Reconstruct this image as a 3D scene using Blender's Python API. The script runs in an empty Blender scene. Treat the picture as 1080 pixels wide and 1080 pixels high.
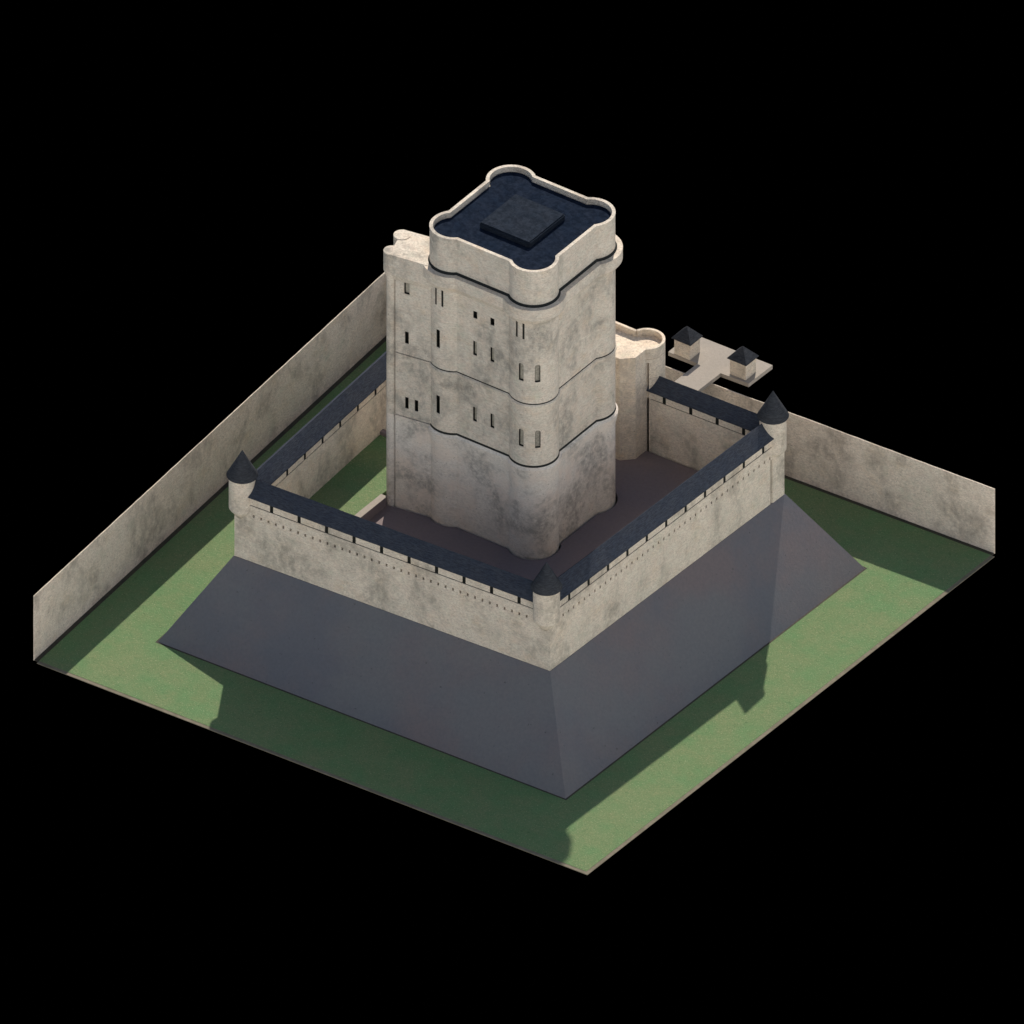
import bpy, bmesh, math, random
from mathutils import Vector, Matrix

random.seed(7)
scene = bpy.context.scene
COL = scene.collection

# ------------------------------------------------------------------ camera
YAW, ELEV = math.radians(35.6), math.radians(35.264)
FWD = Vector((-math.sin(YAW) * math.cos(ELEV), math.cos(YAW) * math.cos(ELEV), -math.sin(ELEV)))
cam_data = bpy.data.cameras.new("Camera")
cam_data.type = 'ORTHO'
cam_data.ortho_scale = 1080 / 7.3
cam_data.clip_start = 1.0
cam_data.clip_end = 900
cam = bpy.data.objects.new("Camera", cam_data)
COL.objects.link(cam)
TARGET = Vector((1.372, -4.505, 15.0))
cam.location = TARGET - FWD * 330
cam.rotation_euler = FWD.to_track_quat('-Z', 'Y').to_euler()
scene.camera = cam

# ------------------------------------------------------------------ world + sun
SUN_EL, SUN_AZ = math.radians(39.4), math.radians(29.4)       # sun stands over -X +Y
world = bpy.data.worlds.new("World")
scene.world = world
world.use_nodes = True
wn, wl = world.node_tree.nodes, world.node_tree.links
wn.clear()
sky = wn.new('ShaderNodeTexSky'); sky.sky_type = 'NISHITA'; sky.sun_disc = False
sky.sun_elevation = SUN_EL; sky.sun_rotation = -SUN_AZ
bg = wn.new('ShaderNodeBackground'); bg.inputs['Strength'].default_value = 0.06
wl.new(sky.outputs[0], bg.inputs['Color'])
# added warm fill from the camera side, low sky and below, brightening shaded walls
geo = wn.new('ShaderNodeTexCoord')
dot = wn.new('ShaderNodeVectorMath'); dot.operation = 'DOT_PRODUCT'
dot.inputs[1].default_value = (math.sin(YAW + 0.42), -math.cos(YAW + 0.42), 0.0)
wl.new(geo.outputs['Generated'], dot.inputs[0])
mr = wn.new('ShaderNodeMapRange'); mr.interpolation_type = 'SMOOTHSTEP'
mr.inputs['From Min'].default_value = -0.15; mr.inputs['From Max'].default_value = 0.45
wl.new(dot.outputs['Value'], mr.inputs['Value'])
sep = wn.new('ShaderNodeSeparateXYZ'); wl.new(geo.outputs['Generated'], sep.inputs[0])
mz = wn.new('ShaderNodeMapRange'); mz.interpolation_type = 'SMOOTHSTEP'
mz.inputs['From Min'].default_value = 0.78; mz.inputs['From Max'].default_value = 0.25
wl.new(sep.outputs['Z'], mz.inputs['Value'])
mul = wn.new('ShaderNodeMath'); mul.operation = 'MULTIPLY'
wl.new(mr.outputs[0], mul.inputs[0]); wl.new(mz.outputs[0], mul.inputs[1])
mul2 = wn.new('ShaderNodeMath'); mul2.operation = 'MULTIPLY'; mul2.inputs[1].default_value = 0.74
wl.new(mul.outputs[0], mul2.inputs[0])
bg2 = wn.new('ShaderNodeBackground'); bg2.inputs['Color'].default_value = (1.0, 0.91, 0.80, 1)
wl.new(mul2.outputs[0], bg2.inputs['Strength'])
add = wn.new('ShaderNodeAddShader'); wl.new(bg.outputs[0], add.inputs[0]); wl.new(bg2.outputs[0], add.inputs[1])
wo = wn.new('ShaderNodeOutputWorld'); wl.new(add.outputs[0], wo.inputs['Surface'])

sd = bpy.data.lights.new("Sun", 'SUN'); sd.energy = 4.0; sd.angle = math.radians(0.7); sd.color = (1.0, 0.88, 0.74)
sun = bpy.data.objects.new("Sun", sd); COL.objects.link(sun)
LD = Vector((0.598, -1.06, -1.0)).normalized()
sun.rotation_euler = LD.to_track_quat('-Z', 'Y').to_euler()
sun.location = (-40, 70, 90)

scene.view_settings.view_transform = 'Standard'
scene.view_settings.look = 'None'
scene.view_settings.gamma = 1
scene.cycles.max_bounces = 12; scene.cycles.diffuse_bounces = 10
scene.view_settings.exposure = 0.45

# ------------------------------------------------------------------ materials
def new_mat(name, rough=0.9):
    m = bpy.data.materials.new(name); m.use_nodes = True
    nt = m.node_tree; b = nt.nodes['Principled BSDF']
    b.inputs['Roughness'].default_value = rough
    b.inputs['Specular IOR Level'].default_value = 0.2
    return m, nt, b

def pos(nt, scale=(1, 1, 1)):
    g = nt.nodes.new('ShaderNodeNewGeometry')
    mp = nt.nodes.new('ShaderNodeMapping'); mp.inputs['Scale'].default_value = scale
    nt.links.new(g.outputs['Position'], mp.inputs['Vector'])
    return mp.outputs[0]

def noise(nt, scale, detail=6, stretch=(1, 1, 1), rough=0.6, dist=0.0, loc=(0, 0, 0)):
    v = pos(nt, stretch)
    v.node.inputs['Location'].default_value = loc
    n = nt.nodes.new('ShaderNodeTexNoise')
    n.inputs['Scale'].default_value = scale; n.inputs['Detail'].default_value = detail
    n.inputs['Roughness'].default_value = rough; n.inputs['Distortion'].default_value = dist
    nt.links.new(v, n.inputs['Vector'])
    return n.outputs['Fac']

def rng(nt, val, a, b, c=0.0, d=1.0):
    m = nt.nodes.new('ShaderNodeMapRange'); m.interpolation_type = 'SMOOTHSTEP'
    for k, x in zip(('From Min', 'From Max', 'To Min', 'To Max'), (a, b, c, d)): m.inputs[k].default_value = x
    nt.links.new(val, m.inputs['Value']); return m.outputs[0]

def mix(nt, fac, a, b, mode='MIX'):
    m = nt.nodes.new('ShaderNodeMix'); m.data_type = 'RGBA'; m.blend_type = mode
    for sock, v in ((m.inputs[0], fac), (m.inputs[6], a), (m.inputs[7], b)):
        if isinstance(v, (int, float)): sock.default_value = v
        elif isinstance(v, tuple): sock.default_value = (*v, 1)
        else: nt.links.new(v, sock)
    return m.outputs[2]

def mathn(nt, op, a, b):
    m = nt.nodes.new('ShaderNodeMath'); m.operation = op
    for i, v in enumerate((a, b)):
        if isinstance(v, (int, float)): m.inputs[i].default_value = v
        else: nt.links.new(v, m.inputs[i])
    return m.outputs[0]

def bump(nt, b, h, strength, dist):
    n = nt.nodes.new('ShaderNodeBump'); n.inputs['Strength'].default_value = strength
    n.inputs['Distance'].default_value = dist
    nt.links.new(h, n.inputs['Height']); nt.links.new(n.outputs[0], b.inputs['Normal'])

def stone_mat(name, base, alt, stain, amount, warm=(0.70, 0.56, 0.40), seed=0.0, low_tier=None):
    m, nt, b = new_mat(name)
    L = (seed, seed * 1.7, seed * 0.6)
    c = mix(nt, rng(nt, noise(nt, 0.22, 5, loc=L), 0.35, 0.65), base, alt)
    c = mix(nt, rng(nt, noise(nt, 0.35, 4, loc=(9 + seed, 3, 5)), 0.52, 0.75, 0, 0.55), c, (0.50, 0.535, 0.43))
    c = mix(nt, rng(nt, noise(nt, 0.30, 7, (1, 1, 1.3), loc=(seed, 17, 2)), 0.50, 0.78, 0, 0.75), c, warm)
    tint = rng(nt, noise(nt, 0.75, 6, (1, 1, 1.5), 0.7, loc=(2 + seed, 6, 1)), 0.40, 0.62)
    c = mix(nt, mathn(nt, 'MULTIPLY', tint, 0.5), c, (0.72, 0.60, 0.51))
    # block-work courses: faint uneven horizontal streaks
    cour = noise(nt, 1.0, 3, (0.55, 0.55, 4.2), 0.55, loc=L)
    c = mix(nt, rng(nt, cour, 0.35, 0.68, 0.0, 0.30), c, (0.86, 0.80, 0.70))
    fine = noise(nt, 2.6, 5, (1, 1, 1.8), 0.75)
    c = mix(nt, rng(nt, fine, 0.36, 0.62, 0.46, 0.0), c, (0.36, 0.33, 0.285))
    # weathering patches with ragged outlines, a bit taller than wide
    st = mathn(nt, 'MULTIPLY', rng(nt, noise(nt, 0.17, 9, (1, 1, 0.7), 0.62, 0.4, loc=(4 + seed, 8, seed)), 0.45, 0.64),
               rng(nt, noise(nt, 0.9, 9, (1, 1, 0.8), 0.75), 0.30, 0.66))
    c = mix(nt, mathn(nt, 'MULTIPLY', st, amount), c, stain)
    if low_tier:                      # the lowest storey is built of paler, cooler and more stained stone
        z1, pale, dark = low_tier
        g = nt.nodes.new('ShaderNodeNewGeometry'); s = nt.nodes.new('ShaderNodeSeparateXYZ')
        nt.links.new(g.outputs['Position'], s.inputs[0])
        f = rng(nt, s.outputs['Z'], z1 + 0.05, z1 - 0.05, 0.0, 1.0)
        c2 = mix(nt, rng(nt, fine, 0.36, 0.62, 0.4, 0.0), pale, tuple(x * 0.5 for x in pale))
        c2 = mix(nt, rng(nt, noise(nt, 0.2, 5, loc=(3, 9, 4)), 0.45, 0.65, 0, 0.7), c2, (0.80, 0.70, 0.62))
        st2 = mathn(nt, 'MULTIPLY', rng(nt, noise(nt, 0.16, 9, (1, 1, 1), 0.65, 0.3, loc=(14, 5, 2.5)), 0.44, 0.62),
                    rng(nt, noise(nt, 1.1, 9, (1, 1, 1), 0.75, loc=(6, 1, 9)), 0.32, 0.62))
        c2 = mix(nt, st2, c2, dark)
        c = mix(nt, mathn(nt, 'MULTIPLY', f, 0.85), c, c2)
    # small dark pits
    pit = rng(nt, noise(nt, 4.5, 2, (1, 1, 1), 0.5, loc=(1, 2, 3 + seed)), 0.66, 0.76, 0, 0.8)
    c = mix(nt, pit, c, (0.16, 0.14, 0.12))
    nt.links.new(c, b.inputs['Base Color'])
    h = mathn(nt, 'ADD', fine, mathn(nt, 'MULTIPLY', cour, 1.2))
    bump(nt, b, h, 0.8, 0.22)
    return m

STAIN = (0.20, 0.195, 0.175)
M_KEEP = stone_mat('keep_limestone', (0.76, 0.715, 0.63), (0.66, 0.635, 0.56), (0.25, 0.245, 0.225), 0.85, seed=6.4,
                   low_tier=(13.1 + 16.2, (0.80, 0.765, 0.715), (0.34, 0.33, 0.315)))
M_CURTAIN = stone_mat('curtain_limestone', (0.86, 0.78, 0.66), (0.75, 0.70, 0.60), (0.30, 0.28, 0.24), 0.8, seed=11.0)
M_GATE = stone_mat('gatehouse_limestone', (0.90, 0.79, 0.64), (0.82, 0.74, 0.62), (0.36, 0.32, 0.27), 0.6, warm=(0.86, 0.66, 0.44), seed=17.0)
M_OUTER = stone_mat('outer_limestone', (0.90, 0.80, 0.69), (0.83, 0.755, 0.66), (0.34, 0.30, 0.26), 0.85, seed=29.0)
M_TOP = stone_mat('pale_top_stone', (0.74, 0.66, 0.55), (0.66, 0.60, 0.50), (0.42, 0.38, 0.33), 0.4, seed=5.0)

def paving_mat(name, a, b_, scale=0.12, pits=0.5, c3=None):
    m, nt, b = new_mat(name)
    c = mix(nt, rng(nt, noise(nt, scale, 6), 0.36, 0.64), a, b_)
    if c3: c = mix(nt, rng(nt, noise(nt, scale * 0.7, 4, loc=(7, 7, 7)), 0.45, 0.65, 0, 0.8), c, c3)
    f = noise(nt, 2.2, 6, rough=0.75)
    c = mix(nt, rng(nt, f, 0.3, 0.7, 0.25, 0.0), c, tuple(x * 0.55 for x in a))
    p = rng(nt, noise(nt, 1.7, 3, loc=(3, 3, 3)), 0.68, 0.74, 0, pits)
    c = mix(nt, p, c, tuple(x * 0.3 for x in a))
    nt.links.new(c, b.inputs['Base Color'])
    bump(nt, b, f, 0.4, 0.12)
    return m
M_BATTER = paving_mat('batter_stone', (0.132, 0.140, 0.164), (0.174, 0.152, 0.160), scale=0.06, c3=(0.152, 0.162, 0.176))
M_COURT = paving_mat('courtyard_paving', (0.20, 0.172, 0.185), (0.22, 0.183, 0.19), pits=0.3)
M_BRIDGE = paving_mat('bridge_paving', (0.315, 0.295, 0.268), (0.338, 0.313, 0.283), scale=0.3, pits=0.2)
M_EDGE = paving_mat('earth_edge', (0.15, 0.14, 0.105), (0.20, 0.18, 0.14), scale=0.6)
M_FOOT_SHADE = paving_mat('foot_shade_dark', (0.05, 0.05, 0.045), (0.07, 0.065, 0.05), scale=0.6)  # dark colour standing in for contact shade at wall feet

def slate_mat(name, a, b_, speck):
    m, nt, b = new_mat(name, 0.9)
    b.inputs['Specular IOR Level'].default_value = 0.0
    c = mix(nt, rng(nt, noise(nt, 0.5, 6), 0.3, 0.7), a, b_)
    t = noise(nt, 2.5, 5, (0.5, 0.5, 4.0), 0.7)
    c = mix(nt, rng(nt, t, 0.35, 0.65, 0.65, 0), c, tuple(x * 0.42 for x in a))
    sp = rng(nt, noise(nt, 5.0, 2, loc=(2, 8, 1)), 0.66, 0.76, 0, 0.4)
    c = mix(nt, sp, c, (speck, speck * 1.1, speck * 1.3))
    nt.links.new(c, b.inputs['Base Color'])
    bump(nt, b, t, 0.9, 0.2)
    return m
M_SLATE = slate_mat('blue_slate', (0.054, 0.066, 0.092), (0.070, 0.080, 0.102), 0.11)
M_CONE = slate_mat('grey_slate', (0.054, 0.061, 0.074), (0.067, 0.073, 0.085), 0.10)
M_DECK = slate_mat('deck_slate', (0.013, 0.021, 0.039), (0.019, 0.027, 0.046), 0.04)

M_PLAT = slate_mat('platform_slate', (0.023, 0.032, 0.048), (0.030, 0.038, 0.054), 0.05)

def grass_mat():
    m, nt, b = new_mat('meadow_grass')
    c = mix(nt, rng(nt, noise(nt, 0.30, 7), 0.35, 0.62), (0.152, 0.214, 0.102), (0.118, 0.224, 0.100))
    c = mix(nt, rng(nt, noise(nt, 0.11, 5, loc=(5, 1, 0)), 0.40, 0.66, 0, 0.7), c, (0.190, 0.222, 0.116))
    f = noise(nt, 1.1, 9, rough=0.82, dist=1.8)
    c = mix(nt, rng(nt, f, 0.40, 0.64, 0.55, 0.0), c, (0.085, 0.175, 0.075))
    c = mix(nt, rng(nt, noise(nt, 4.5, 4, loc=(2, 2, 2)), 0.56, 0.70, 0, 0.8), c, (0.30, 0.33, 0.21))
    c = mix(nt, rng(nt, noise(nt, 2.3, 5, dist=2.0, loc=(8, 2, 2)), 0.60, 0.68, 0, 0.85), c, (0.05, 0.12, 0.05))
    nt.links.new(c, b.inputs['Base Color'])
    bump(nt, b, f, 0.7, 0.25)
    return m
M_GRASS = grass_mat()

def plain(name, c, rough=0.8):
    m, nt, b = new_mat(name, rough)
    cc = mix(nt, rng(nt, noise(nt, 3, 5), 0.3, 0.7), c, tuple(x * 0.6 for x in c))
    nt.links.new(cc, b.inputs['Base Color']); return m
M_RECESS_SHADE = plain('recess_shade', (0.012, 0.014, 0.012))  # near-black for painted shade in window reveals and parapet gaps
M_CREASE_SHADE = plain('crease_shade_dark', (0.022, 0.026, 0.026))  # near-black for painted shade in the string-course creases
M_GLASS = plain('dark_glass', (0.02, 0.022, 0.02), 0.4)
M_PANE = plain('dusty_pane', (0.42, 0.40, 0.34))

# ------------------------------------------------------------------ object helpers
def link_mesh(name, bm, mat, parent=None, smooth=None):
    bmesh.ops.recalc_face_normals(bm, faces=bm.faces)
    me = bpy.data.meshes.new(name); bm.to_mesh(me); bm.free()
    me.materials.append(mat)
    o = bpy.data.objects.new(name, me); COL.objects.link(o)
    if parent is not None:
        o.parent = parent; o.matrix_parent_inverse = Matrix.Translation(-parent.location)
    if smooth:
        for p in me.polygons: p.use_smooth = True
        me.set_sharp_from_angle(angle=math.radians(smooth))
    return o

def thing(name, label, cat, loc=(0, 0, 0), group=None):
    o = bpy.data.objects.new(name, None); o.empty_display_size = 1; COL.objects.link(o)
    o.location = loc; o['label'] = label; o['category'] = cat
    if group: o['group'] = group
    return o

def tag(o, label, cat, group=None):
    o['label'] = label; o['category'] = cat
    if group: o['group'] = group
    return o

def structure(o): o['kind'] = 'structure'; return o

def add_prism(bm, poly, z0, z1, top=None):
    """closed prism; `top` is an optional second outline for sloping sides"""
    top = top or poly
    n = len(poly)
    lo = [bm.verts.new((x, y, z0)) for x, y in poly]
    hi = [bm.verts.new((x, y, z1)) for x, y in top]
    bm.faces.new(lo[::-1]); bm.faces.new(hi)
    for i in range(n):
        bm.faces.new((lo[i], lo[(i + 1) % n], hi[(i + 1) % n], hi[i]))

def prism(*a, **k):
    bm = bmesh.new(); add_prism(bm, *a, **k); return bm

def add_loft(bm, rings, cap0=True, cap1=True):
    """rings: list of equal-length vertex loops"""
    vs = [[bm.verts.new(p) for p in r] for r in rings]
    n = len(vs[0])
    for a, b in zip(vs, vs[1:]):
        for i in range(n):
            bm.faces.new((a[i], a[(i + 1) % n], b[(i + 1) % n], b[i]))
    if cap0: bm.faces.new(vs[0][::-1])
    if cap1: bm.faces.new(vs[-1])

def circle(cx, cy, r, z, n=48):
    return [(cx + r * math.cos(2 * math.pi * i / n), cy + r * math.sin(2 * math.pi * i / n), z) for i in range(n)]

def lathe(cx, cy, prof, n=48):
    bm = bmesh.new(); add_loft(bm, [circle(cx, cy, max(r, 0.001), z, n) for r, z in prof]); return bm

def add_obox(bm, p, u, n, w, d, z0, z1, front=0.0):
    """box centred on p along u (width w), reaching from `front` out along n back to d inside"""
    u = Vector((u[0], u[1])); n = Vector((n[0], n[1])); p = Vector((p[0], p[1]))
    c = [p - u * w / 2 + n * front, p + u * w / 2 + n * front, p + u * w / 2 - n * d, p - u * w / 2 - n * d]
    add_prism(bm, [tuple(q) for q in c], z0, z1)

def boolean(o, cutter_bm, op='DIFFERENCE'):
    bmesh.ops.recalc_face_normals(cutter_bm, faces=cutter_bm.faces)
    me = bpy.data.meshes.new('cutter'); cutter_bm.to_mesh(me); cutter_bm.free()
    c = bpy.data.objects.new('cutter', me); COL.objects.link(c)
    par, mpi = o.parent, o.matrix_parent_inverse.copy()
    o.parent = None
    md = o.modifiers.new('cut', 'BOOLEAN'); md.operation = op; md.object = c; md.solver = 'EXACT'
    md.use_self = False
    bpy.context.view_layer.update()
    dg = bpy.context.evaluated_depsgraph_get()
    nm = bpy.data.meshes.new_from_object(o.evaluated_get(dg))
    o.modifiers.clear()
    old = o.data; o.data = nm; nm.name = old.name
    bpy.data.meshes.remove(old)
    bpy.data.objects.remove(c); bpy.data.meshes.remove(me)
    o.parent = par; o.matrix_parent_inverse = mpi
    return o

def v2(a): return Vector((a[0], a[1]))
def unit(a, b): d = v2(b) - v2(a); return d.normalized()
def isect(p, d, q, e):
    det = d.x * e.y - d.y * e.x
    t = ((q.x - p.x) * e.y - (q.y - p.y) * e.x) / det
    return p + d * t

# ------------------------------------------------------------------ key plan (metres), keep centre at the origin
H0 = 12.35            # top of the sloping base
ZC = 13.1             # courtyard level
A, B, C_, D = (-27.06, -33.67), (26.82, -30.64), (28.52, 25.1), (-30.32, 23.3)
FA, FB, FC, FD = (-33.66, -43.47), (37.1, -41.11), (38.68, 30.93), (-37.4, 31.0)
GL, GF, GR, GB = (-45.71, -57.35), (50.1, -54.12), (51.57, 45.15), (-51.75, 40.22)
WALL_H = 11.16

def offset_poly(poly, d):
    """move every side of a counter-clockwise polygon inward by d (number or one per side)"""
    n = len(poly); ds = d if isinstance(d, (list, tuple)) else [d] * n
    lines = []
    for i in range(n):
        u = unit(poly[i], poly[(i + 1) % n]); nrm = Vector((-u.y, u.x))
        lines.append((v2(poly[i]) + nrm * ds[i], u))
    return [tuple(isect(*lines[i - 1], *lines[i])) for i in range(n)]

QUAD = [A, B, C_, D]                       # ccw
T = [3.3, 3.3, 2.7, 3.3]                   # thickness of AB, BC, CD, DA
INNER = offset_poly(QUAD, T)

# ------------------------------------------------------------------ ground
G = [GL, GF, GR, GB]
gi = offset_poly(G, [0, 0, 0.85, 0.85])    # room for the painted shade strip along the two tall walls
ge = offset_poly(G, [-0.58, -0.58, 0.85, 0.85])
structure(link_mesh('ground', prism(ge, -0.14, -0.04), M_EDGE))
structure(link_mesh('grass', prism(gi, -0.02, 0.0), M_GRASS))
dr = offset_poly(G, [0.05, 0.05, 0.0, 0.0])
structure(link_mesh('foot_shade', prism(dr, -0.30, -0.20), M_FOOT_SHADE))  # dark sheet showing as painted contact shade beside the tall walls

# tall outer walls on the two far sides
uL, uR = unit(GL, GB), unit(GR, GB)
nL, nR = Vector((-uL.y, uL.x)), Vector((uR.y, -uR.x))
def slab_wall(p, q, n, t, label):
    p, q = v2(p), v2(q)
    poly = [tuple(p), tuple(q), tuple(q + n * t), tuple(p + n * t)]
    bm = bmesh.new()
    N = 70
    u = (q - p) / N
    rings = []
    for i in range(N + 1):
        a = p + u * i; b = a + n * t
        h = WALL_H + random.uniform(-0.05, 0.02)
        rings.append([(a.x, a.y, -0.28), (b.x, b.y, -0.28), (b.x, b.y, h), (a.x, a.y, h)])
    add_loft(bm, rings)
    return tag(link_mesh('outer_wall', bm, M_OUTER), label, 'wall', 'tall outer walls of the moat')
slab_wall(GL, v2(GB), nL, 0.12, 'long stained stone moat wall rising behind the cone roofed turret at the left corner')
slab_wall(GR, v2(GB) - uR * 0.05, nR, 0.12, 'beige stone moat wall below the bridge slab with the two small pavilions')

# ------------------------------------------------------------------ sloping base
top_q = offset_poly(QUAD, -0.10)
structure(link_mesh('foot_shade', prism(offset_poly([FA, FB, FC, FD], -0.28), -0.015, 0.012), M_FOOT_SHADE))  # dark rim painting contact shade where the base meets the grass
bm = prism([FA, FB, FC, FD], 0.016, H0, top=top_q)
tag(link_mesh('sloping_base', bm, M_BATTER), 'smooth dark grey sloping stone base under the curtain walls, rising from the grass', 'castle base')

# ------------------------------------------------------------------ keep outline
NF, NA = 10, 26
def keep_outline(o, z):
    """square with round corner towers, grown outward by o"""
    cc, r, off = 7.02, 3.65 + o, 2.78 + o
    pl = cc + off
    dx = math.sqrt(max(r * r - off * off, 0.01))
    pts = []
    for k in range(4):                       # front (-Y) side first, then ccw
        rot = Matrix.Rotation(math.radians(90 * k), 2)
        for i in range(NF):
            x = (-cc + dx) + (2 * (cc - dx)) * i / NF
            p = rot @ Vector((x, -pl)); pts.append((p.x, p.y, z))
        a0 = math.atan2(-off, -dx); a1 = math.atan2(dx, off)
        for i in range(NA):
            a = a0 + (a1 - a0) * i / NA
            p = rot @ Vector((cc + r * math.cos(a), -cc + r * math.sin(a))); pts.append((p.x, p.y, z))
    return pts

keep = thing('castle_keep', 'tall square limestone keep with round corners and dark flat roof, standing in the courtyard',
             'castle keep', (0, 0, ZC))
L = ZC + 44.6
TOPZ = ZC + 50.7
prof = [(-0.7, 0), (13.6, 0), (15.3, 0.38), (15.75, 0.40), (16.2, 0.02), (16.2, -0.30), (16.42, -0.30), (16.42, 0.0),
        (26.2, 0), (26.8, 0.20), (27.0, 0.20), (27.2, 0.0), (27.2, -0.18), (27.38, -0.18), (27.38, 0),
        (41.25, 0), (42.7, 1.05), (44.58, 1.07), (44.50, -0.35), (44.86, -0.35), (44.86, -0.01), (49.7, -0.02)]
bm = bmesh.new()
add_loft(bm, [keep_outline(o, ZC + z) for z, o in prof])
body = link_mesh('wall', bm, M_KEEP, keep)
# crease shade of the string courses, painted as near-black rings in the joints
for z0, z1, o0, o1 in ((16.12, 16.42, 0.10, 0.02), (27.2, 27.38, 0.02, -0.01), (44.52, 44.88, 0.26, 0.02)):
    bm = bmesh.new()
    rr = [keep_outline(o, ZC + z) for z, o in ((z0 - .02, o0), (z0 + .03, o0), (z1 - .01, o1), (z1 - .01, -0.28), (z0 - .02, -0.28))]
    add_loft(bm, rr + [rr[0]], False, False)
    bmesh.ops.remove_doubles(bm, verts=bm.verts, dist=1e-5)
    link_mesh('crease_shade', bm, M_CREASE_SHADE, keep)

# parapet of the roof terrace
bm = bmesh.new()
ring = [keep_outline(o, z) for o, z in ((-0.02, ZC + 49.7), (-0.02, TOPZ - 0.25), (0.02, TOPZ - 0.2), (0.02, TOPZ),
                                        (-0.50, TOPZ), (-0.50, ZC + 49.7))]
add_loft(bm, ring + [ring[0]], False, False)
bmesh.ops.remove_doubles(bm, verts=bm.verts, dist=1e-4)
link_mesh('parapet', bm, M_KEEP, keep)
bm = bmesh.new(); add_loft(bm, [keep_outline(-0.62, ZC + 49.70), keep_outline(-0.62, ZC + 49.84)])
link_mesh('roof_deck', bm, M_DECK, keep)
bm = prism([(-4.45, -4.5), (4.45, -4.5), (4.45, 4.5), (-4.45, 4.5)], ZC + 49.84, ZC + 50.75)
bmesh.ops.bevel(bm, geom=[e for e in bm.edges if max(v.co.z for v in e.verts) > ZC + 50.7 or abs(e.verts[0].co.z - e.verts[1].co.z) > .5],
                offset=0.18, segments=2, affect='EDGES')
link_mesh('roof_platform', bm, M_PLAT, keep)

# annex tower against the left side
AP, AQ = Vector((-15.03, -10.9)), Vector((-9.33, -10.03))
AU = (AQ - AP).normalized(); AN = Vector((AU.y, -AU.x))
annex_poly = [tuple(AP), tuple(AP + AU * 7.2), (-7.9, -4.2), (-16.7, -5.7)]
def annex_off(o): return offset_poly(annex_poly, [-o, 0, -o, -o])
bm = bmesh.new()
aprof = [(-0.7, 0), (15.0, 0), (16.1, 0.10), (16.2, 0.12), (16.2, -0.15), (16.36, -0.15), (16.36, 0), (26.9, 0), (27.2, 0.10),
         (27.2, -0.15), (27.33, -0.15), (27.33, 0), (40.0, 0.0), (41.2, 0.55), (44.62, 0.55)]
add_loft(bm, [[(x, y, ZC + z) for x, y in annex_off(o)] for z, o in aprof])
annex = link_mesh('annex', bm, M_KEEP, keep)
stc = AP + AU * -0.62 - AN * 0.55
bm = lathe(stc.x, stc.y, [(0.78, ZC - .7), (0.78, ZC + 40.0), (1.22, ZC + 41.3), (1.22, L + 0.0), ], 32)
link_mesh('stair_turret', bm, M_KEEP, annex, 40)
bm = lathe(-16.73, -6.5, [(1.25, ZC - .7), (1.25, L + 0.10)], 32)
link_mesh('stair_turret', bm, M_KEEP, annex, 40)

# openings: (surface point, outward normal, height above courtyard, width, height, kind)
wins = []
for x, z, w, h, kd in [(-1.39, 38.67, .74, 1.26, 'dark'), (1.66, 38.7, .74, 1.26, 'dark'), (-1.42, 32.75, .70, 2.52, 'pane'),
                       (1.66, 32.88, .70, 2.52, 'pane'), (-1.44, 21.07, .70, 2.5, 'pane'), (1.66, 21.17, .70, 2.5, 'pane')]:
    wins.append((Vector((x, -9.8)), Vector((0, -1)), z, w, h, kd, body))
for cx, ang, z, w, h, kd in [(7.02, -96.4, 40.05, .34, 2.9, 'slit'), (7.02, -78.2, 40.05, .34, 2.9, 'slit'),
                             (7.02, -84.2, 32.7, .80, 3.1, 'arch'), (7.02, -45.2, 32.7, .80, 3.1, 'arch'),
                             (7.02, -84.2, 21.07, .80, 3.1, 'arch'), (7.02, -44.8, 21.07, .80, 3.1, 'arch'),
                             (-7.02, -102.4, 39.85, .34, 3.0, 'slit'), (-7.02, -83.6, 39.95, .34, 3.0, 'slit'),
                             (-7.02, -95.7, 32.5, .68, 3.15, 'dark'), (-7.02, -95.7, 20.85, .68, 3.15, 'dark')]:
    n = Vector((math.cos(math.radians(ang)), math.sin(math.radians(ang))))
    wins.append((Vector((cx, -7.02)) + n * 3.65, n, z, w, h, kd, body))
for t, z, w, h, kd in [(2.09, 39.0, .88, 2.0, 'pane'), (2.09, 30.32, .62, 2.1, 'dark'), (2.09, 18.79, .58, 2.0, 'dark'),
                       (3.65, 18.78, .58, 2.0, 'dark')]:
    wins.append((AP + AU * t, AN, z, w, h, kd, annex))

def profile(w, h, kd, n=8):
    """outline in the wall plane (u, z), ccw, origin at the opening's centre"""
    if kd != 'arch':
        return [(-w/2, -h/2), (w/2, -h/2), (w/2, h/2), (-w/2, h/2)]
    r = w / 2; pts = [(-w/2, -h/2), (w/2, -h/2)]
    for i in range(n + 1):
        a = math.pi * i / n; pts.append((r * math.cos(a), h/2 - r + r * math.sin(a)))
    return pts
def add_opening(bm, p, n, z, pts, front, depth):
    u = Vector((-n.y, n.x)); 
    ra = [(p.x + u.x*a + n.x*front, p.y + u.y*a + n.y*front, ZC + z + b) for a, b in pts]
    rb = [(p.x + u.x*a - n.x*depth, p.y + u.y*a - n.y*depth, ZC + z + b) for a, b in pts]
    add_loft(bm, [ra, rb])
cutk, cuta = bmesh.new(), bmesh.new()
for p, n, z, w, h, kd, host in wins:
    add_opening(cutk if host is body else cuta, p, n, z, profile(w, h, kd), 0.6, 0.75)
add_opening(cuta, AP + AU * 0.14, AN, 19.6, [(-.11, -20.4), (.11, -20.4), (.11, 20.4), (-.11, 20.4)], 0.6, 0.4)
boolean(body, cutk); boolean(annex, cuta)
for o in (body,):
    for pz in o.data.polygons: pz.use_smooth = True
    o.data.set_sharp_from_angle(angle=math.radians(22))

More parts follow.
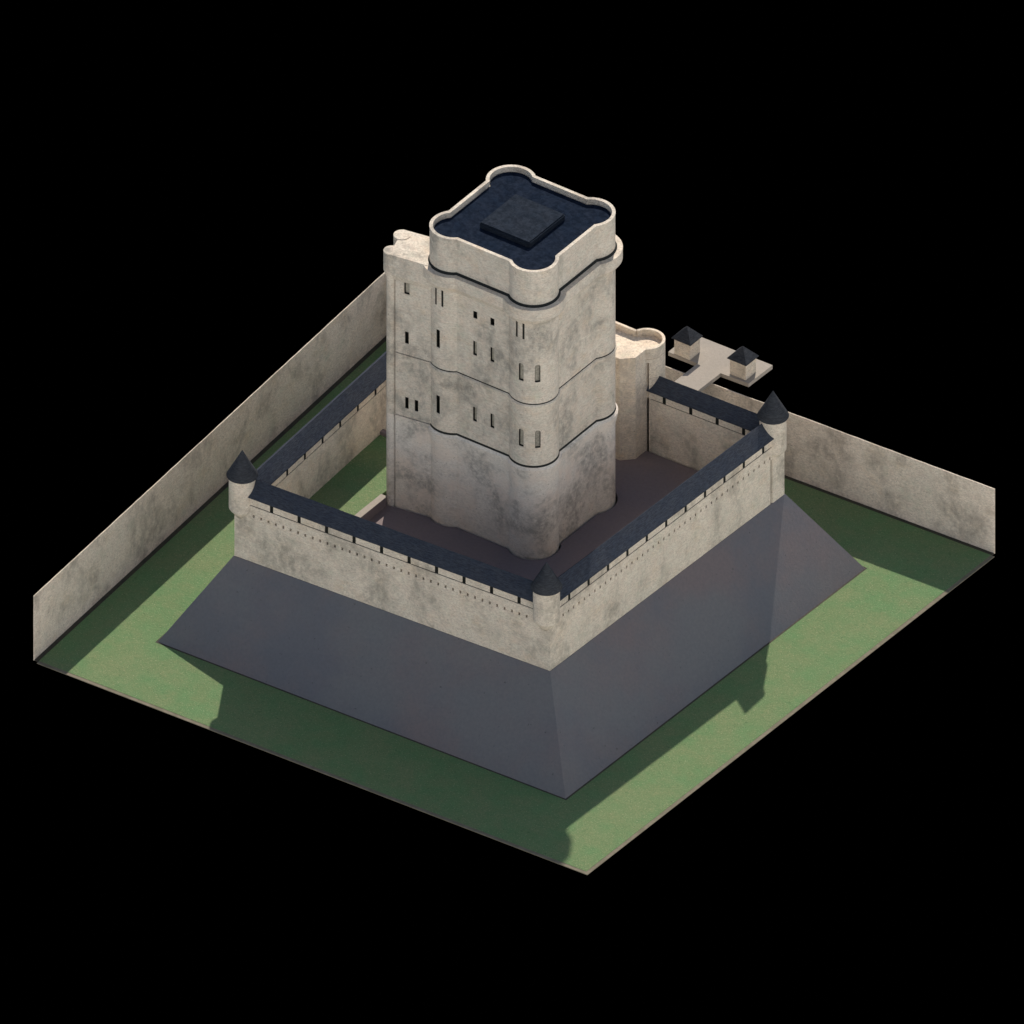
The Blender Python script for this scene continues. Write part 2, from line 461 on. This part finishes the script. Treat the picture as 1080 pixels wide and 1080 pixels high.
for p, n, z, w, h, kd, host in wins:
    dpt = {'slit': 0.12, 'dark': 0.66, 'pane': 0.42, 'arch': 0.40}[kd]
    pts = profile(w, h, kd); inner = [(a * (1 - .10 / w), b * (1 - .10 / h)) for a, b in pts]
    u = Vector((-n.y, n.x)); rec = 0.10 if kd != 'slit' else 0.04
    def R(pp, d): return [(p.x + u.x*a - n.x*d, p.y + u.y*a - n.y*d, ZC + z + b) for a, b in pp]
    bm = bmesh.new()
    outer = [(a * .998, b * .999) for a, b in pts]
    rr = [R(outer, rec), R(outer, dpt + .04), R(inner, dpt + .04), R(inner, rec)]
    add_loft(bm, rr + [rr[0]], False, False)
    bmesh.ops.remove_doubles(bm, verts=bm.verts, dist=1e-5)
    par = keep if host is body else annex
    f = link_mesh('window', bm, M_RECESS_SHADE, par)  # reveal lining, its dark colour stands in for shade inside the opening
    bm = bmesh.new(); add_opening(bm, p, n, z, inner, -dpt, dpt + .03)
    if host is body:
        g = link_mesh('pane', bm, M_GLASS if kd in ('dark', 'slit') else M_PANE, f)
    else:                                   # third level already: the pane shares the annex window's mesh
        me = bpy.data.meshes.new('t'); bm.to_mesh(me); bm.free()
        b2 = bmesh.new(); b2.from_mesh(f.data); k0 = len(b2.faces); b2.from_mesh(me)
        b2.faces.ensure_lookup_table()
        for i in range(k0, len(b2.faces)): b2.faces[i].material_index = 1
        b2.to_mesh(f.data); b2.free(); bpy.data.meshes.remove(me)
        f.data.materials.append(M_GLASS if kd == 'dark' else M_PANE)

# ------------------------------------------------------------------ courtyard
structure(link_mesh('foot_shade', prism(offset_poly(INNER, 0.02), H0 + 0.01, H0 + 0.04), M_FOOT_SHADE))  # dark floor painting contact shade round the keep and inner wall feet
cy = offset_poly(INNER, 0.32)
court = structure(link_mesh('courtyard', prism(cy, H0 + 0.05, ZC), M_COURT))
cb = bmesh.new(); add_loft(cb, [keep_outline(0.34, H0 - 1), keep_outline(0.34, ZC + 1)]); boolean(court, cb)
boolean(court, prism(annex_off(0.34), H0 - 1, ZC + 1))
boolean(court, prism([(x, y) for x, y, _ in circle(stc.x, stc.y, 0.98, 0, 24)], H0 - 1, ZC + 1))

# raised lawn in the left part of the courtyard, held by low walls
xi = INNER[0][0]
lawn = [(-24.6, -30.2), (-16.75, -30.2), (-16.75, -7.8), (-18.0, -5.4), (-18.0, 0.45), (-25.6, 0.45)]
structure(link_mesh('lawn', prism(lawn, ZC + 0.01, ZC + 1.62), M_GRASS))
bm = prism([(-16.72, -30.2), (-15.75, -30.2), (-15.75, -11.75), (-16.72, -11.75)], ZC + 0.005, ZC + 1.70)
rt = thing('retaining_wall', 'low wall with pale coping holding the raised lawn beside the foot of the keep', 'low wall', (-16.2, -21, ZC))
link_mesh('wall', bm, M_COURT, rt)
link_mesh('coping', prism([(-16.74, -30.2), (-15.68, -30.2), (-15.68, -11.7), (-16.74, -11.7)], ZC + 1.702, ZC + 1.80), M_BRIDGE, rt)
bm = prism([(-25.7, 0.5), (-16.0, 0.5), (-16.0, 1.3), (-25.75, 1.3)], ZC + 0.005, ZC + 2.1)
tag(link_mesh('retaining_wall', bm, M_COURT), 'short dark low wall closing the far end of the raised lawn behind the keep', 'low wall')

# ------------------------------------------------------------------ curtain walls
STR = 9.85           # ledge below the covered walk
EAVE = 11.35
def curtain(i, label, slots_out, slots_in, holes, t0, t1, mitre0, mitre1, grooves=(), more=()):
    p, q = v2(QUAD[i]), v2(QUAD[(i + 1) % 4]); u = (q - p).normalized(); n = Vector((u.y, -u.x))   # n outward
    Ln = (q - p).length; th = T[i]
    pin, qin = v2(INNER[i]), v2(INNER[(i + 1) % 4])
    th0 = thing('curtain_wall', label, 'curtain wall', (*((p + q) / 2), H0), 'curtain walls round the courtyard')
    bm = prism([tuple(p), tuple(q), tuple(qin), tuple(pin)], H0 + 0.002, H0 + STR)
    w = link_mesh('wall', bm, M_CURTAIN, th0)
    if holes or grooves:
        cb = bmesh.new()
        for t in holes: add_obox(cb, p + u * t, u, n, 0.34, 0.9, H0 + 7.92, H0 + 8.42, 0.3)
        for t in grooves: add_obox(cb, p + u * t, u, n, 0.30, 1.0, H0 - 0.3, H0 + 7.75, 0.3)
        boolean(w, cb)
    # narrow shadow joint + parapet panels either side of the covered walk
    def panels(base, s, length, slots, ndir, start, end):
        bm = bmesh.new()
        edges = [start] + [e for t in slots for e in (t - 0.29, t + 0.29)] + [end]
        for a, b in zip(edges[::2], edges[1::2]):
            if b - a < 0.1: continue
            add_obox(bm, base + s * (a + b) / 2, s, ndir, b - a, 0.40, H0 + STR + 0.12, H0 + EAVE + 0.25, -0.05)
        add_obox(bm, base + s * (start + end) / 2, s, ndir, end - start, 0.50, H0 + STR + 0.001, H0 + STR + 0.12, -0.22)
        return bm
    link_mesh('parapet', panels(p, u, Ln, slots_out, n, t0, t1), M_CURTAIN, th0)
    ui = (qin - pin).normalized()
    def lining(base, s, slots, ndir, a, b):  # dark boards and strip: painted shade in the gaps and the ledge joint
        bm = bmesh.new()
        for t in slots: add_obox(bm, base + s * t, s, ndir, 0.56, 0.08, H0 + STR + 0.125, H0 + EAVE + 0.2, -0.22)
        add_obox(bm, base + s * (a + b) / 2, s, ndir, b - a, 0.10, H0 + STR + 0.003, H0 + STR + 0.118, -0.10)
        return bm
    link_mesh('gap_shade', lining(p, u, slots_out, n, t0, t1), M_RECESS_SHADE, th0)
    link_mesh('gap_shade', lining(pin, ui, slots_in, -n, 0.4, (qin - pin).length - 0.4), M_RECESS_SHADE, th0)
    if slots_in is not None:
        link_mesh('inner_parapet', panels(pin, ui, (qin - pin).length, slots_in, -n, max(t0 - 3.3, 0.3), (qin - pin).length - 0.3), M_CURTAIN, th0)
    # gabled slate roof
    rh = 2.0; ov = 0.22
    def line(off):                          # offset inward from the outer face
        return p - n * off
    def at(off, t): return line(off) + u * t
    def corner(off, k):                     # mitre with the neighbour wall
        return v2(offset_poly(QUAD, off)[k])
    for (ta, tb, ma, mb) in [(t0, t1, mitre0, mitre1)] + list(more):
        pts = []
        for off, z in ((-ov, H0 + EAVE - 0.08), (th / 2, H0 + EAVE + rh), (th + ov, H0 + EAVE - 0.08)):
            a = corner(off, i) if ma else at(off, ta)
            b = corner(off, (i + 1) % 4) if mb else at(off, tb)
            pts.append((a, b, z))
        bm = bmesh.new(); N = 40; rings = []
        for j in range(N + 1):
            ring_ = []; sag = random.uniform(-0.02, 0.02)
            for a, b, z in pts:
                c = a.lerp(b, j / N); ring_.append((c.x, c.y, z + sag))
            for a, b, z in pts[::-1]:
                c = a.lerp(b, j / N); ring_.append((c.x, c.y, z + 0.16 + sag))
            rings.append(ring_)
        add_loft(bm, rings)
        link_mesh('roof', bm, M_SLATE, th0)
    return th0, w
AB = curtain(0, 'front left curtain wall with covered slate wall walk, between the left turret and the front turret',
             [6.31 + 4.704 * k for k in range(10)], [4 + 4.7 * k for k in range(9)],
             [3.28 + 1.262 * k for k in range(38)], 2.3, 53.9, False, True)
BC = curtain(1, 'front right curtain wall with covered slate wall walk, between the front turret and the right turret',
             [4.68 + 4.62 * k for k in range(11)], [3 + 4.62 * k for k in range(10)],
             [3.16 + 1.262 * k for k in range(40)], 0.4, 53.3, True, False, grooves=(52.68,))
# back walls: order of travel is C->D and D->A
CDlen = (v2(D) - v2(C_)).length
CDi = (v2(INNER[3]) - v2(INNER[2])).length
chs = (19.4, 33.2)    # the gatehouse interrupts this wall
CD = curtain(2, 'back right curtain wall whose inner face stands between the gatehouse and the right turret',
             [5.0 + 4.66 * k for k in range(11)], [CDi - (36.42 + 4.6 * k) for k in (3, 2, 1, 0)], [], 2.3, 22.3, False, False, more=((35.6, 56.5, False, False),))
DAi = (v2(INNER[0]) - v2(INNER[3])).length
DA = curtain(3, 'back left curtain wall above the raised lawn, running from the left turret behind the keep',
             [5.0 + 4.7 * k for k in range(11)], [DAi - (1.08 + 4.77 * k) for k in range(10, -1, -1)], [], 0.4, 56.0, False, False)

# pier at the right corner
u = unit(B, C_); n = Vector((u.y, -u.x))
bm = bmesh.new(); add_obox(bm, v2(C_) - u * 1.40, u, n, 2.7, 1.0, H0 + 0.004, H0 + 8.4, 0.10)
link_mesh('corner_pier', bm, M_CURTAIN, BC[0])

# ------------------------------------------------------------------ corner turrets
def turret(x, y, label):
    t = thing('corner_turret', label, 'turret', (x, y, 19.6), 'cone roofed turrets on the curtain wall corners')
    z = 26.5
    link_mesh('shaft', lathe(x, y, [(1.96, z - 5.7), (1.96, z + 0.1)]), M_CURTAIN, t, 40)
    link_mesh('corbel', lathe(x, y, [(0.9, z - 7.2), (1.25, z - 6.6), (1.75, z - 6.0), (1.96, z - 5.7)]), M_CURTAIN, t, 60)
    link_mesh('roof', lathe(x, y, [(0.3, z - 0.02), (2.30, z - 0.06), (2.32, z + 0.04), (1.2, z + 2.1), (0.02, z + 4.36)]), M_CONE, t, 40)
turret(-26.3, -32.8, 'slate coned round turret at the left corner, in front of the moat wall')
turret(25.75, -30.0, 'slate coned round turret at the nearest corner, in front of the keep')
turret(27.42, 23.9, 'slate coned round turret above the tall stone pier at the right corner')

# ------------------------------------------------------------------ gatehouse
gt = ZC + 17.95; gz = gt - 1.0         # parapet top, terrace
gate = thing('gatehouse', 'pale stone gatehouse with chamfered front and round parapeted turret, half hidden behind the keep', 'gatehouse', (0, 20.5, ZC))
gp = [(-6.6, 21.6), (-6.6, 18.85), (-4.95, 17.25), (4.95, 17.25), (6.6, 18.85), (6.6, 21.6), (6.1, 24.5), (-6.1, 24.5)]
link_mesh('wall', prism(gp, H0 + 0.01, gz), M_GATE, gate)
fr = [(6.6, 21.6), (6.6, 18.85), (4.95, 17.25), (-4.95, 17.25), (-6.6, 18.85), (-6.6, 21.6)]
fi = [(x * 0.943, y + (0.38 if abs(x) < 6 else 0.12)) for x, y in fr]
bm = bmesh.new()
add_loft(bm, [[(a[0], a[1], gz), (a[0], a[1], gt), (b[0], b[1], gt), (b[0], b[1], gz)] for a, b in zip(fr, fi)])
link_mesh('front_parapet', bm, M_GATE, gate)
for sx in (1, -1):
    cx = 5.15 * sx
    tw = link_mesh('turret', lathe(cx, 23.63, [(2.70, H0 - 2), (2.70, gt - 1.85), (2.60, gt - 1.85), (2.60, gt - 1.73), (2.70, gt - 1.73), (2.70, gz + 0.01)]), M_GATE, gate, 40)
    xs = sorted((6.62 * sx, 6.98 * sx))
    slot = [(xs[0], 20.0), (xs[1], 20.0), (xs[1], 22.7), (xs[0], 22.7)]
    boolean(tw, prism(slot, H0 - 3, gt - 2.4)); boolean(CD[1], prism(slot, H0 - 3, gt - 2.4))
    a0, a1 = (-56, 160) if sx > 0 else (20, 236)
    bm = bmesh.new(); rings = []
    for i in range(49):
        a = math.radians(a0 + (a1 - a0) * i / 48); c_, s_ = math.cos(a), math.sin(a)
        rings.append([(cx + r * c_, 23.63 + r * s_, z) for r, z in ((2.702, gz - 0.5), (2.702, gt), (2.30, gt), (2.30, gz - 0.5))])
    add_loft(bm, rings); link_mesh('turret_parapet', bm, M_GATE, gate, 40)
bm = prism([(-2.75, 24.2), (2.75, 24.2), (2.75, 24.62), (-2.75, 24.62)], gz - 3.0, gt)
link_mesh('back_parapet', bm, M_GATE, gate)

# ------------------------------------------------------------------ bridge and pavilions
bz = 11.85
bp = [(-6.19, 44.85), (-1.07, 44.95), (-1.3, 27.0), (2.7, 27.0), (3.05, 44.92), (7.85, 45.15), (8.0, 50.9), (-6.3, 50.6)]
tag(link_mesh('bridge', prism(bp, WALL_H + 0.04, bz), M_BRIDGE), 'pale flat T shaped bridge slab reaching over the moat wall, carrying two pavilions', 'bridge')

def pavilion(x0_, x1_, y0_, y1_, apex, label):
    t = thing('guard_pavilion', label, 'pavilion', ((x0_ + x1_) / 2, (y0_ + y1_) / 2, bz), 'slate roofed pavilions on the bridge slab')
    link_mesh('wall', prism([(x0_, y0_), (x1_, y0_), (x1_, y1_), (x0_, y1_)], bz + 0.003, bz + 2.95), M_CURTAIN, t)
    e = 0.30; ax, ay = (x0_ + x1_) / 2, (y0_ + y1_) / 2
    bm = bmesh.new()
    lo = [(x0_ - e, y0_ - e), (x1_ + e, y0_ - e), (x1_ + e, y1_ + e), (x0_ - e, y1_ + e)]
    rings = [[(x, y, bz + 2.78) for x, y in lo], [(x, y, bz + 2.88) for x, y in lo],
             [(ax + sx * .03, ay + sy * .03, bz + apex) for sx, sy in ((-1, -1), (1, -1), (1, 1), (-1, 1))]]
    add_loft(bm, rings)
    link_mesh('roof', bm, M_CONE, t)
pavilion(-5.2, -2.42, 44.95, 47.45, 4.75, 'small square stone pavilion nearer the gatehouse, pyramid slate roof, on the bridge slab')
pavilion(4.25, 7.06, 45.55, 48.1, 4.75, 'small square stone pavilion at the right tip of the bridge slab, pyramid slate roof')
